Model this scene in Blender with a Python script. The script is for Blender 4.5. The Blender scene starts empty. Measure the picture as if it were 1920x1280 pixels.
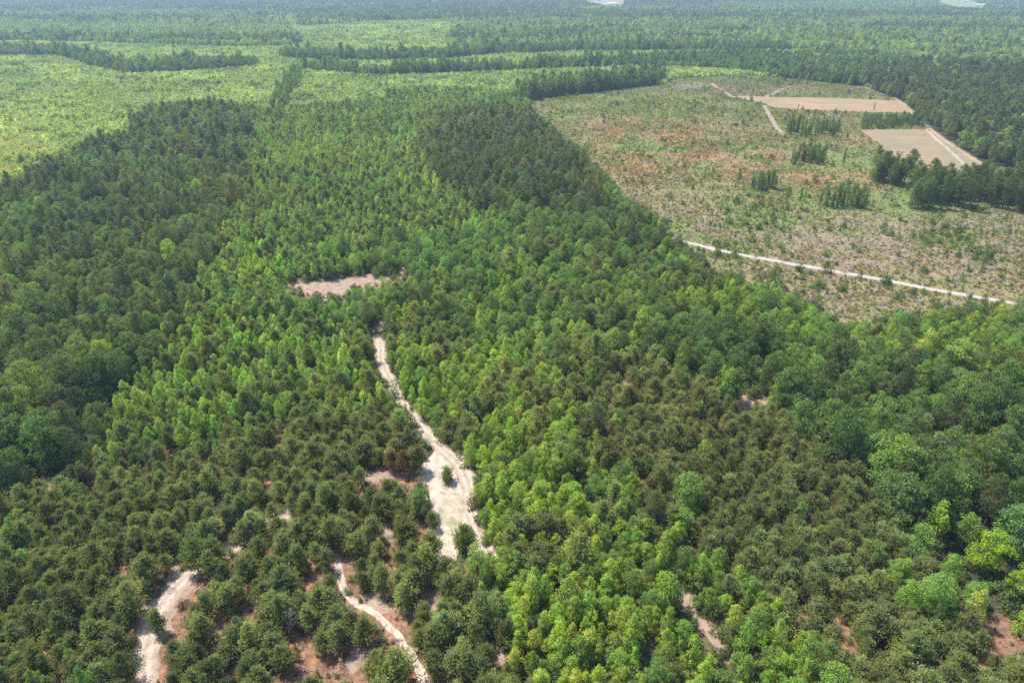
import bpy, math, random
import numpy as np
R = math.radians
rng = np.random.default_rng(7)
random.seed(7)
scene = bpy.context.scene

# ------------------------------------------------------------------ camera, sky, sun, exposure
CAM_H, PITCH, F = 100.0, R(28.3), 1280.0
HAZE = 0.00015
LEAF = np.array([2.15, 2.05, 1.42])          # gain that brightens and warms the leaf base colours of the palette below
cd = bpy.data.cameras.new("camera"); cam = bpy.data.objects.new("camera", cd)
scene.collection.objects.link(cam); scene.camera = cam
cd.sensor_width = 36.0; cd.lens = 36.0 * F / 1920.0
cd.clip_start = 0.5; cd.clip_end = 30000
cam.location = (0, 0, CAM_H); cam.rotation_euler = (math.pi / 2 - PITCH, 0, 0)

SUN_EL, SUN_AZ = R(60), R(-55)            # azimuth measured from +Y towards +X
w = bpy.data.worlds.new("World"); scene.world = w; w.use_nodes = True
nt = w.node_tree; nt.nodes.clear()
sky = nt.nodes.new("ShaderNodeTexSky"); sky.sky_type = 'NISHITA'; sky.sun_disc = False
sky.sun_elevation = SUN_EL; sky.sun_rotation = SUN_AZ; sky.altitude = 100
sky.air_density = 1.0; sky.dust_density = 1.0
bg = nt.nodes.new("ShaderNodeBackground"); bg.inputs[1].default_value = 0.15
wo = nt.nodes.new("ShaderNodeOutputWorld")
nt.links.new(sky.outputs[0], bg.inputs[0]); nt.links.new(bg.outputs[0], wo.inputs[0])
ld = bpy.data.lights.new("sun", 'SUN'); ld.energy = 4.1; ld.angle = R(0.5); ld.color = (1.0, 0.95, 0.87)
sun = bpy.data.objects.new("sun", ld); scene.collection.objects.link(sun)
from mathutils import Vector, Matrix
sdir = Vector((math.sin(SUN_AZ) * math.cos(SUN_EL), math.cos(SUN_AZ) * math.cos(SUN_EL), math.sin(SUN_EL)))
sun.rotation_euler = sdir.to_track_quat('Z', 'Y').to_euler(); sun.location = (0, 0, 400)
vs = scene.view_settings; vs.view_transform = 'Standard'; vs.look = 'None'; vs.gamma = 1.0; vs.exposure = 0.88
scene.cycles.max_bounces = 5; scene.cycles.diffuse_bounces = 3; scene.cycles.transmission_bounces = 3
scene.cycles.use_denoising = False; scene.cycles.glossy_bounces = 1; scene.cycles.volume_bounces = 0

# ------------------------------------------------------------------ plan geometry: photo point <-> ground
SP, CP = math.sin(PITCH), math.cos(PITCH)
def ground(px, py, z=0.0):
    u = (np.asarray(px, float) - 960) / F; v = -(np.asarray(py, float) - 640) / F
    dy = CP + v * SP; dz = -SP + v * CP
    t = (z - CAM_H) / dz
    return u * t, dy * t
def photo(X, Y, Z):
    d = Y * CP - (Z - CAM_H) * SP
    up = Y * SP + (Z - CAM_H) * CP
    d = np.maximum(d, 1.0)
    return 960 + F * X / d, 640 - F * up / d, d
def inside(poly, x, y):
    poly = np.asarray(poly, float); n = len(poly)
    x = np.asarray(x); y = np.asarray(y)
    res = np.zeros(x.shape, bool)
    bb = (x >= poly[:, 0].min()) & (x <= poly[:, 0].max()) & (y >= poly[:, 1].min()) & (y <= poly[:, 1].max())
    xs, ys = x[bb], y[bb]; r = np.zeros(xs.shape, bool)
    for i in range(n):
        x0, y0 = poly[i]; x1, y1 = poly[(i + 1) % n]
        if y0 == y1: continue
        c = ((y0 > ys) != (y1 > ys)) & (xs < (x1 - x0) * (ys - y0) / (y1 - y0) + x0)
        r ^= c
    res[bb] = r
    return res
_perm = np.random.default_rng(3).random((256, 256))
def vnoise(x, y, s, off=0):
    x = np.asarray(x) / s + 37.3 * off; y = np.asarray(y) / s + 11.7 * off
    xi = np.floor(x).astype(int); yi = np.floor(y).astype(int)
    fx = x - xi; fy = y - yi; fx = fx * fx * (3 - 2 * fx); fy = fy * fy * (3 - 2 * fy)
    a = _perm[xi & 255, yi & 255]; b = _perm[(xi + 1) & 255, yi & 255]
    c = _perm[xi & 255, (yi + 1) & 255]; d = _perm[(xi + 1) & 255, (yi + 1) & 255]
    return (a * (1 - fx) + b * fx) * (1 - fy) + (c * (1 - fx) + d * fx) * fy
def fbm(x, y, s, off=0):
    return 0.5 * vnoise(x, y, s, off) + 0.3 * vnoise(x, y, s / 2.3, off + 1) + 0.2 * vnoise(x, y, s / 5.1, off + 2)

# ground that the photograph leaves open (photo points): no tree may stand in or in front of it
CLEARING = [(992,189),(1040,182),(1130,172),(1245,158),(1262,148),(1400,140),(1500,150),(1622,163),(1650,178),(1690,190),
            (1722,222),(1745,243),(1790,272),(1845,308),(1925,322),(1925,568),(1854,564),(1816,568),(1765,556),(1740,582),
            (1685,588),(1622,602),(1580,598),(1537,585),(1533,564),(1495,556),(1478,530),(1436,526),(1398,511),(1339,505),
            (1310,484),(1301,466),(1250,438),(1252,417),(1217,396),(1188,378),(1164,361),(1160,343),(1132,326),(1122,305),
            (1104,291),(1094,273),(1051,255),(1044,234),(1009,213)]
SAND_PATCH = [(781,884),(800,866),(822,846),(832,838),(852,846),(868,858),(882,884),(887,915),(884,945),(892,975),(902,1000),
              (918,1035),(908,1040),(890,1000),(878,985),(862,1000),(850,1025),(836,1040),(822,1015),(824,985),(812,940),(798,912)]
TRACK_N = [(702,598),(714,600),(720,640),(722,672),(740,705),(757,738),(775,770),(800,800),(835,832),(862,850),(850,866),
           (818,862),(806,838),(786,806),(764,778),(744,745),(728,715),(704,690),(699,655),(706,630)]
UPPER_PATCH = [(528,538),(545,531),(580,526),(620,524),(660,516),(700,517),(738,514),(744,500),(764,508),(748,520),(725,527),(700,529),(658,533),(640,549),(604,553),(568,545),(540,543)]
TRACK_W = [(254,1285),(254,1240),(258,1200),(268,1160),(288,1126),(312,1092),(334,1066),(356,1058),(378,1060),(366,1088),
           (350,1110),(330,1138),(322,1162),(322,1180),(308,1190),(300,1210),(294,1240),(292,1285)]
PATH_M = [(626,1040),(640,1040),(646,1070),(650,1105),(668,1128),(700,1135),(722,1150),(745,1175),(768,1200),(786,1225),(798,1260),(812,1290),
          (792,1290),(778,1250),(760,1222),(735,1192),(712,1160),(690,1150),(660,1142),(636,1110),(626,1075)]
BARE = [[(684,1118),(730,1122),(738,1140),(716,1146),(690,1134)], [(650,1205),(668,1205),(690,1222),(682,1240),(664,1252),(652,1235)],
        [(786,1100),(815,1104),(822,1135),(800,1140)], [(1272,1108),(1296,1110),(1306,1145),(1330,1170),(1368,1215),(1352,1222),(1318,1185),(1285,1150)],
        [(1378,745),(1440,742),(1434,756),(1400,764),(1384,756)], [(1150,713),(1182,711),(1214,716),(1208,720),(1160,719)],
        [(526,962),(544,961),(543,972),(528,972)], [(424,1018),(444,1012),(446,1030),(428,1034)], [(926,1205),(950,1215),(945,1240),(930,1236)],
        [(242,886),(256,886),(254,898),(242,898)],[(80,885),(96,890),(96,915),(84,915)],
        [(690,885),(760,880),(770,892),(700,900)],[(1125,810),(1135,812),(1150,842),(1142,842)],[(708,975),(726,985),(738,1008),(726,1010)]]
FAR_OPEN = [[(1088,-2),(1096,2),(1128,9),(1136,11),(1162,11),(1170,8),(1170,-2)], [(1746,1),(1756,3),(1770,8),(1800,14),(1848,15),(1850,10),(1832,5),(1820,0),(1760,-1)], [(662,2),(745,3),(745,7),(662,6)]]
OPEN = [CLEARING, SAND_PATCH, TRACK_N, UPPER_PATCH, TRACK_W, PATH_M] + BARE

# ------------------------------------------------------------------ small helpers
def tag(o, label=None, cat=None, group=None, kind=None):
    if label: o['label'] = label
    if cat: o['category'] = cat
    if group: o['group'] = group
    if kind: o['kind'] = kind
    return o
def link(o, parent=None):
    scene.collection.objects.link(o)
    if parent: o.parent = parent
    return o
def mesh_np(name, verts, faces_flat, counts, mats=(), mat_idx=None, smooth=False):
    me = bpy.data.meshes.new(name)
    verts = np.asarray(verts, np.float32); nf = len(counts)
    me.vertices.add(len(verts)); me.vertices.foreach_set('co', verts.ravel())
    me.loops.add(len(faces_flat)); me.loops.foreach_set('vertex_index', np.asarray(faces_flat, np.int32))
    me.polygons.add(nf)
    starts = np.concatenate([[0], np.cumsum(counts)[:-1]]).astype(np.int32)
    me.polygons.foreach_set('loop_start', starts)
    if mat_idx is not None: me.polygons.foreach_set('material_index', np.asarray(mat_idx, np.int32))
    me.polygons.foreach_set('use_smooth', np.full(nf, smooth, bool))
    for m in mats: me.materials.append(m)
    me.update(calc_edges=True); me.validate()
    return me

# ------------------------------------------------------------------ materials
def new_mat(name):
    m = bpy.data.materials.new(name); m.use_nodes = True; m.node_tree.nodes.clear(); return m, m.node_tree.nodes, m.node_tree.links
def noise(N, L, scale, detail=4, vec=None, rough=0.6):
    n = N.new("ShaderNodeTexNoise"); n.inputs['Scale'].default_value = scale; n.inputs['Detail'].default_value = detail
    n.inputs['Roughness'].default_value = rough
    if vec is not None: L.new(vec, n.inputs['Vector'])
    return n.outputs['Fac']
def ramp(N, L, fac, stops):
    r = N.new("ShaderNodeValToRGB"); e = r.color_ramp.elements
    while len(e) < len(stops): e.new(0.5)
    for k, (p, c) in enumerate(stops):
        e[k].position = p; e[k].color = (*c, 1) if len(c) == 3 else c
    L.new(fac, r.inputs[0]); return r.outputs[0]
def mix(N, L, fac, a, b, mode='MIX'):
    m = N.new("ShaderNodeMix"); m.data_type = 'RGBA'; m.blend_type = mode
    for sock, v in ((m.inputs[0], fac), (m.inputs[6], a), (m.inputs[7], b)):
        if isinstance(v, (int, float)): sock.default_value = v
        elif isinstance(v, tuple): sock.default_value = (*v, 1)
        else: L.new(v, sock)
    return m.outputs[2]
def math_(N, L, op, a, b=0.0):
    m = N.new("ShaderNodeMath"); m.operation = op
    for s, v in ((m.inputs[0], a), (m.inputs[1], b)):
        if isinstance(v, (int, float)): s.default_value = v
        else: L.new(v, s)
    return m.outputs[0]
def principled(N, L, col, rough=0.9, spec=0.2, bump=None, bstr=0.3, bdist=0.1):
    p = N.new("ShaderNodeBsdfPrincipled"); p.inputs['Roughness'].default_value = rough
    p.inputs['Specular IOR Level'].default_value = spec
    if isinstance(col, tuple): p.inputs['Base Color'].default_value = (*col, 1)
    else: L.new(col, p.inputs['Base Color'])
    if bump is not None:
        b = N.new("ShaderNodeBump"); b.inputs['Strength'].default_value = bstr; b.inputs['Distance'].default_value = bdist
        L.new(bump, b.inputs['Height']); L.new(b.outputs[0], p.inputs['Normal'])
    return p
def out(N, L, sh):
    o = N.new("ShaderNodeOutputMaterial"); L.new(sh, o.inputs[0])

def foliage_mat(name, trans=0.3, rough=0.5, spec=0.25, dry=0.0):
    m, N, L = new_mat(name)
    a = N.new("ShaderNodeAttribute"); a.attribute_type = 'INSTANCER'; a.attribute_name = 'tint'
    # tint is the tree's leaf colour
    g = N.new("ShaderNodeNewGeometry")
    isl = g.outputs['Random Per Island']
    v = N.new("ShaderNodeMapRange"); v.inputs[3].default_value = 0.62; v.inputs[4].default_value = 1.38; L.new(isl, v.inputs[0])
    val = N.new("ShaderNodeVectorMath"); val.operation = 'SCALE'; L.new(a.outputs['Color'], val.inputs[0]); L.new(v.outputs[0], val.inputs[3])
    col = val.outputs[0]
    # some leaves a little warmer, some cooler
    r2 = math_(N, L, 'FRACT', math_(N, L, 'MULTIPLY', isl, 17.31))
    warm = mix(N, L, 1.0, col, (1.25, 1.02, 0.75), 'MULTIPLY')
    col = mix(N, L, r2, col, warm)
    ob = N.new('ShaderNodeTexCoord'); nz = noise(N, L, 0.55, 3, ob.outputs['Object'])
    col = mix(N, L, 1.0, col, ramp(N, L, nz, [(0.32, (0.72, 0.78, 0.80)), (0.68, (1.28, 1.20, 1.05))]), 'MULTIPLY')
    if dry:
        r3 = math_(N, L, 'FRACT', math_(N, L, 'MULTIPLY', isl, 53.7))
        col = mix(N, L, math_(N, L, 'LESS_THAN', r3, dry), col, (0.16, 0.10, 0.06))
    p = principled(N, L, col, rough, spec)
    t = N.new("ShaderNodeBsdfTranslucent")
    tc = mix(N, L, 1.0, col, (1.25, 1.25, 0.6), 'MULTIPLY'); L.new(tc, t.inputs[0])
    mx = N.new("ShaderNodeMixShader"); mx.inputs[0].default_value = trans
    L.new(p.outputs[0], mx.inputs[1]); L.new(t.outputs[0], mx.inputs[2]); out(N, L, mx.outputs[0])
    return m
M_NEEDLE = foliage_mat("pine_needles", 0.38, 0.55, 0.25, 0.03)
M_LEAF = foliage_mat("broad_leaves", 0.45, 0.5, 0.3)
def bark_mat(name, c0, c1):
    m, N, L = new_mat(name)
    tc = N.new("ShaderNodeTexCoord"); mp = N.new("ShaderNodeMapping"); mp.inputs['Scale'].default_value = (4, 4, 0.8)
    L.new(tc.outputs['Object'], mp.inputs[0])
    f = noise(N, L, 3.0, 5, mp.outputs[0]); c = ramp(N, L, f, [(0.3, c0), (0.7, c1)])
    out(N, L, principled(N, L, c, 0.9, 0.1, f, 0.6, 0.05).outputs[0]); return m
M_PBARK = bark_mat("pine_bark", (0.07, 0.045, 0.035), (0.20, 0.13, 0.10))
M_BBARK = bark_mat("grey_bark", (0.08, 0.07, 0.06), (0.24, 0.22, 0.19))

# ------------------------------------------------------------------ tree building
def unit(v): return v / np.maximum(np.linalg.norm(v, axis=-1, keepdims=True), 1e-9)
class Geo:
    def __init__(s): s.v = []; s.f = []; s.c = []; s.n = 0
    def add(s, verts, per):                     # verts (k, per, 3)
        k = len(verts)
        if not k: return
        s.v.append(verts.reshape(-1, 3)); s.f.append(np.arange(k * per) + s.n); s.c.append(np.full(k, per)); s.n += k * per
    def stick(s, p0, p1, r0, r1, n=5):
        p0 = np.asarray(p0, float); p1 = np.asarray(p1, float); d = unit(p1 - p0)
        a = unit(np.cross(d, [0.3, 0.9, 0.1])); b = np.cross(d, a)
        t = np.linspace(0, 2 * np.pi, n, endpoint=False); ring = np.cos(t)[:, None] * a + np.sin(t)[:, None] * b
        v = np.concatenate([p0 + ring * r0, p1 + ring * r1])
        f = [[i, (i + 1) % n, n + (i + 1) % n, n + i] for i in range(n)]
        s.v.append(v); s.f.append(np.array(f).ravel() + s.n); s.c.append(np.full(n, 4)); s.n += 2 * n
    def mesh(s, name, mat, smooth=False):
        return mesh_np(name, np.concatenate(s.v), np.concatenate(s.f), np.concatenate(s.c), [mat], smooth=smooth)
def leaves_at(g, pos, nrm, size, rg, asp=0.75):
    n = len(pos); t = unit(np.cross(nrm, rg.normal(size=(n, 3)))); b = np.cross(nrm, t)
    s = size * rg.uniform(0.6, 1.3, (n, 1)) * 0.5
    t = t * s; b = b * s * asp; k = nrm * s * 0.35
    g.add(np.stack([pos - t, pos - b * 1.0 + k, pos + t, pos + b + k], 1), 4)      # a bent lozenge
def tufts_at(g, pos, dirn, length, width, k, rg):
    n = len(pos); P = np.repeat(pos, k, 0); D = unit(np.repeat(dirn, k, 0) + rg.normal(size=(n * k, 3)) * 0.75)
    Wd = unit(np.cross(D, rg.normal(size=(n * k, 3)))) * width * 0.5 * rg.uniform(0.7, 1.3, (n * k, 1))
    Ln = length * rg.uniform(0.6, 1.2, (n * k, 1))
    B = P - D * Ln * 0.15
    g.add(np.stack([B - Wd * 0.4, B + D * Ln * 0.55 - Wd, B + D * Ln, B + D * Ln * 0.55 + Wd], 1), 4)
def bent_trunk(g, h, r, rg, lean=0.03):
    pts = [np.zeros(3)]; seg = 4; off = rg.normal(size=2) * lean * h
    for i in range(1, seg + 1):
        t = i / seg; pts.append(np.array([off[0] * t * t + rg.normal() * 0.06, off[1] * t * t + rg.normal() * 0.06, h * t]))
    for i in range(seg):
        g.stick(pts[i], pts[i + 1], r * (1 - 0.75 * i / seg), r * (1 - 0.75 * (i + 1) / seg), 7)
    P = np.array(pts)
    return lambda z: np.array([np.interp(z, P[:, 2], P[:, 0]), np.interp(z, P[:, 2], P[:, 1]), z])

def young_pine(seed, h=9.5, r=2.7, q=1.0):
    rg = np.random.default_rng(seed); T = Geo(); C = Geo(); ax = bent_trunk(T, h * 0.93, 0.13, rg)
    zb = h * rg.uniform(0.08, 0.18); nb = int(64 * (0.6 + 0.4 * q)); gap = rg.uniform(0, 6.28)
    pos, dr = [], []
    for i in range(nb):
        t = (i + rg.uniform(0, 0.9)) / nb; z = zb + (h - zb) * t * 0.97
        az = i * 2.399 + rg.normal() * 0.35
        lob = 1 + 0.20 * math.cos(az * 2 + gap) + 0.12 * math.cos(3 * az + gap * 2 + t * 5)
        L = r * min(1.0, 0.55 + t * 1.6) * (max(0.02, 1 - t ** 2.0)) ** 0.62 * lob * rg.uniform(0.60, 1.25)
        el = R(8 + 52 * t + rg.normal() * 9)
        d = np.array([math.cos(az) * math.cos(el), math.sin(az) * math.cos(el), math.sin(el)])
        p0 = ax(min(z, h * 0.92)); p1 = p0 + d * L
        if L > 0.5: T.stick(p0, p1, 0.04, 0.012, 3)
        k = max(3, int((L * 13 + 4) * q))
        s = rg.uniform(0.30, 1.05, k) ** 0.7
        pp = p0 + d * L * s[:, None] + rg.normal(size=(k, 3)) * (0.17 * L * (0.4 + s[:, None]) * 0.7 + 0.08)
        pos.append(pp); dr.append(np.tile(unit(d * 0.7 + np.array([0, 0, 0.9])), (k, 1)))
    pos = np.concatenate(pos); dr = np.concatenate(dr)
    tufts_at(C, pos, dr, 0.46 / q ** 0.4, 0.115 / q ** 0.5, 6, rg)
    return T, C
def puff_tree(seed, h, r, zb, npuff, rp, per, leaf, profile, q=1.0, needle=False, flat=0.75, trunk_r=0.2, fill=0.25):
    rg = np.random.default_rng(seed); T = Geo(); C = Geo(); ax = bent_trunk(T, h * 0.86, trunk_r, rg, 0.02)
    cs = []
    ph = rg.uniform(0, 6.28, 3)
    for i in range(npuff):
        t = ((i + rg.uniform(0, 1)) / npuff) ** 0.85; z = zb + (h - zb) * t
        az = i * 2.399 + rg.normal() * 0.4
        lob = 1 + 0.16 * math.cos(az * 2 + ph[0]) + 0.14 * math.cos(az * 3 + ph[1] + t * 4)
        rr = r * profile(t) * lob
        u = rg.uniform(0.72, 1.0) if rg.random() > fill else rg.uniform(0.1, 0.7)
        rad = max(0.0, rr - rp * 0.5) * u
        a0 = ax(min(z, h * 0.85))
        c = np.array([a0[0] + math.cos(az) * rad, a0[1] + math.sin(az) * rad, z - rp * 0.5])
        cs.append((c, rp * rg.uniform(0.65, 1.3) * (0.75 + 0.35 * (1 - t))))
        if i % 2 == 0: T.stick(ax(max(zb * 0.7, min(z - rad * 0.7 - 0.5, h * 0.8))), c, 0.05 + trunk_r * 0.25, 0.02, 4)
    for c, pr in cs:
        k = max(5, int(per * q * (pr / rp) ** 2))
        d = unit(rg.normal(size=(k, 3)) + np.array([c[0] * 0.25 / r, c[1] * 0.25 / r, 0.45]))
        rad = pr * rg.uniform(0.55, 1.08, (k, 1)) ** 0.6 * (1 + 0.18 * np.sin(d[:, :1] * 5 + d[:, 1:2] * 7))
        p = c + d * rad * np.array([1, 1, flat])
        if needle: tufts_at(C, p, unit(d * 0.6 + np.array([0, 0, 0.6])), 0.45 / q ** 0.5, 0.16 / q ** 0.5, 4, rg)
        else: leaves_at(C, p, unit(d * 0.9 + rg.normal(size=(k, 3)) * 0.55 + np.array([0, 0, 0.35])), leaf / q ** 0.5, rg)
    return T, C
def oak(seed, q=1.0):
    rg = np.random.default_rng(seed + 500); h = 13.0 * rg.uniform(0.9, 1.1); r = 4.3 * rg.uniform(0.9, 1.1)
    return puff_tree(seed, h, r, h * 0.24, 46, 1.25, 92, 0.40, lambda t: math.sqrt(max(0.0, 1 - (max(0, t - 0.18) / 0.86) ** 2.2)) * (0.75 + 0.25 * min(1, t / 0.3)), q, trunk_r=0.26)
def slender(seed, q=1.0):
    rg = np.random.default_rng(seed + 900); h = 11.5 * rg.uniform(0.88, 1.12); r = 2.75 * rg.uniform(0.82, 1.2)
    return puff_tree(seed, h, r, h * 0.10, 42, 0.95, 62, 0.38, lambda t: (1 - t ** 2.5) ** 0.62 * (0.65 + 0.35 * min(1, t / 0.25)) + 0.04, q, flat=0.85, trunk_r=0.14, fill=0.22)
def tall_pine(seed, q=1.0):
    rg = np.random.default_rng(seed + 1300); h = 15.5 * rg.uniform(0.92, 1.08); r = 3.3 * rg.uniform(0.88, 1.15)
    return puff_tree(seed, h, r, h * 0.34, 42, 1.0, 40, 0.3, lambda t: (1 - t ** 2.4) ** 0.6 * (0.5 + 0.5 * min(1, t / 0.35)), q, needle=True, flat=0.65, trunk_r=0.22, fill=0.2)
def column(seed, q=1.0):
    rg = np.random.default_rng(seed + 1700); h = 12.0 * rg.uniform(0.85, 1.15); r = 1.6 * rg.uniform(0.8, 1.25)
    return puff_tree(seed, h, r, h * 0.03, 36, 0.7, 40, 0.36, lambda t: 0.62 + 0.3 * math.sin(t * 8 + seed * 1.7) + (0.3 if t > 0.7 else 0) - 0.5 * max(0, t - 0.9) * 10 * 0.6, q, flat=0.9, trunk_r=0.15, fill=0.3)
def bush(seed, q=1.0):
    rg = np.random.default_rng(seed + 2100); h = 2.6 * rg.uniform(0.85, 1.15); r = 1.5 * rg.uniform(0.85, 1.2)
    return puff_tree(seed, h, r, 0.35, 13, 0.62, 34, 0.32, lambda t: math.sqrt(max(0.0, 1 - (t * 0.9) ** 2)), q, flat=0.9, trunk_r=0.05, fill=0.3)

KINDS = {  # kind: (builder, number of shapes, needle?, nominal radius, nominal height)
    'pine':    (young_pine, 8, True, 2.7, 9.5),
    'tall':    (tall_pine, 5, True, 3.3, 15.5),
    'oak':     (oak, 7, False, 4.3, 13.0),
    'slender': (slender, 7, False, 2.75, 11.5),
    'column':  (column, 5, False, 1.6, 12.0),
    'bush':    (bush, 4, False, 1.5, 2.6)}
PARTS = {}                                     # kind -> list of (trunk mesh, crown mesh)
FORMS = {}                                     # kind -> collection of whole near forms then far forms (never linked to the scene)
WORDS = {'pine': 'pine', 'tall': 'tall_pine', 'oak': 'broadleaf', 'slender': 'slender_broadleaf', 'column': 'edge_tree', 'bush': 'shrub'}
for kind, (fn, n, needle, rad, hgt) in KINDS.items():
    PARTS[kind] = []; col = bpy.data.collections.new(WORDS[kind] + '_forms'); FORMS[kind] = col
    fm = M_NEEDLE if needle else M_LEAF; bm_ = M_PBARK if needle else M_BBARK
    for lod, q in ((0, 1.0), (1, 0.16)):
        for i in range(n):
            T, C = fn(i * 13 + 1, q=q)
            if lod == 0:
                PARTS[kind].append((T.mesh(WORDS[kind] + '_trunk', bm_, True), C.mesh(WORDS[kind] + '_crown', fm)))
            vt = np.concatenate(T.v + C.v); nt_ = T.n
            ff = np.concatenate([np.concatenate(T.f), np.concatenate(C.f) + nt_]); cc = np.concatenate(T.c + C.c)
            mi = np.concatenate([np.zeros(sum(len(x) for x in T.c), int), np.ones(sum(len(x) for x in C.c), int)])
            me = mesh_np(WORDS[kind] + '_form', vt, ff, cc, [bm_, fm], mi)
            o = bpy.data.objects.new("%s_form_%02d" % (WORDS[kind], i + lod * n), me); col.objects.link(o)

# ------------------------------------------------------------------ stands of trees (photo outlines at canopy height z)
# tint palette (base colours)
DEEP, MID, FRESH, YEL = (0.058,0.106,0.046), (0.088,0.158,0.054), (0.130,0.218,0.052), (0.205,0.30,0.055)
OLIVE, BROWNOLIVE, GREY = (0.108,0.146,0.082), (0.118,0.154,0.090), (0.080,0.110,0.070)
SHRUBC = (0.200, 0.258, 0.108)
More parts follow.
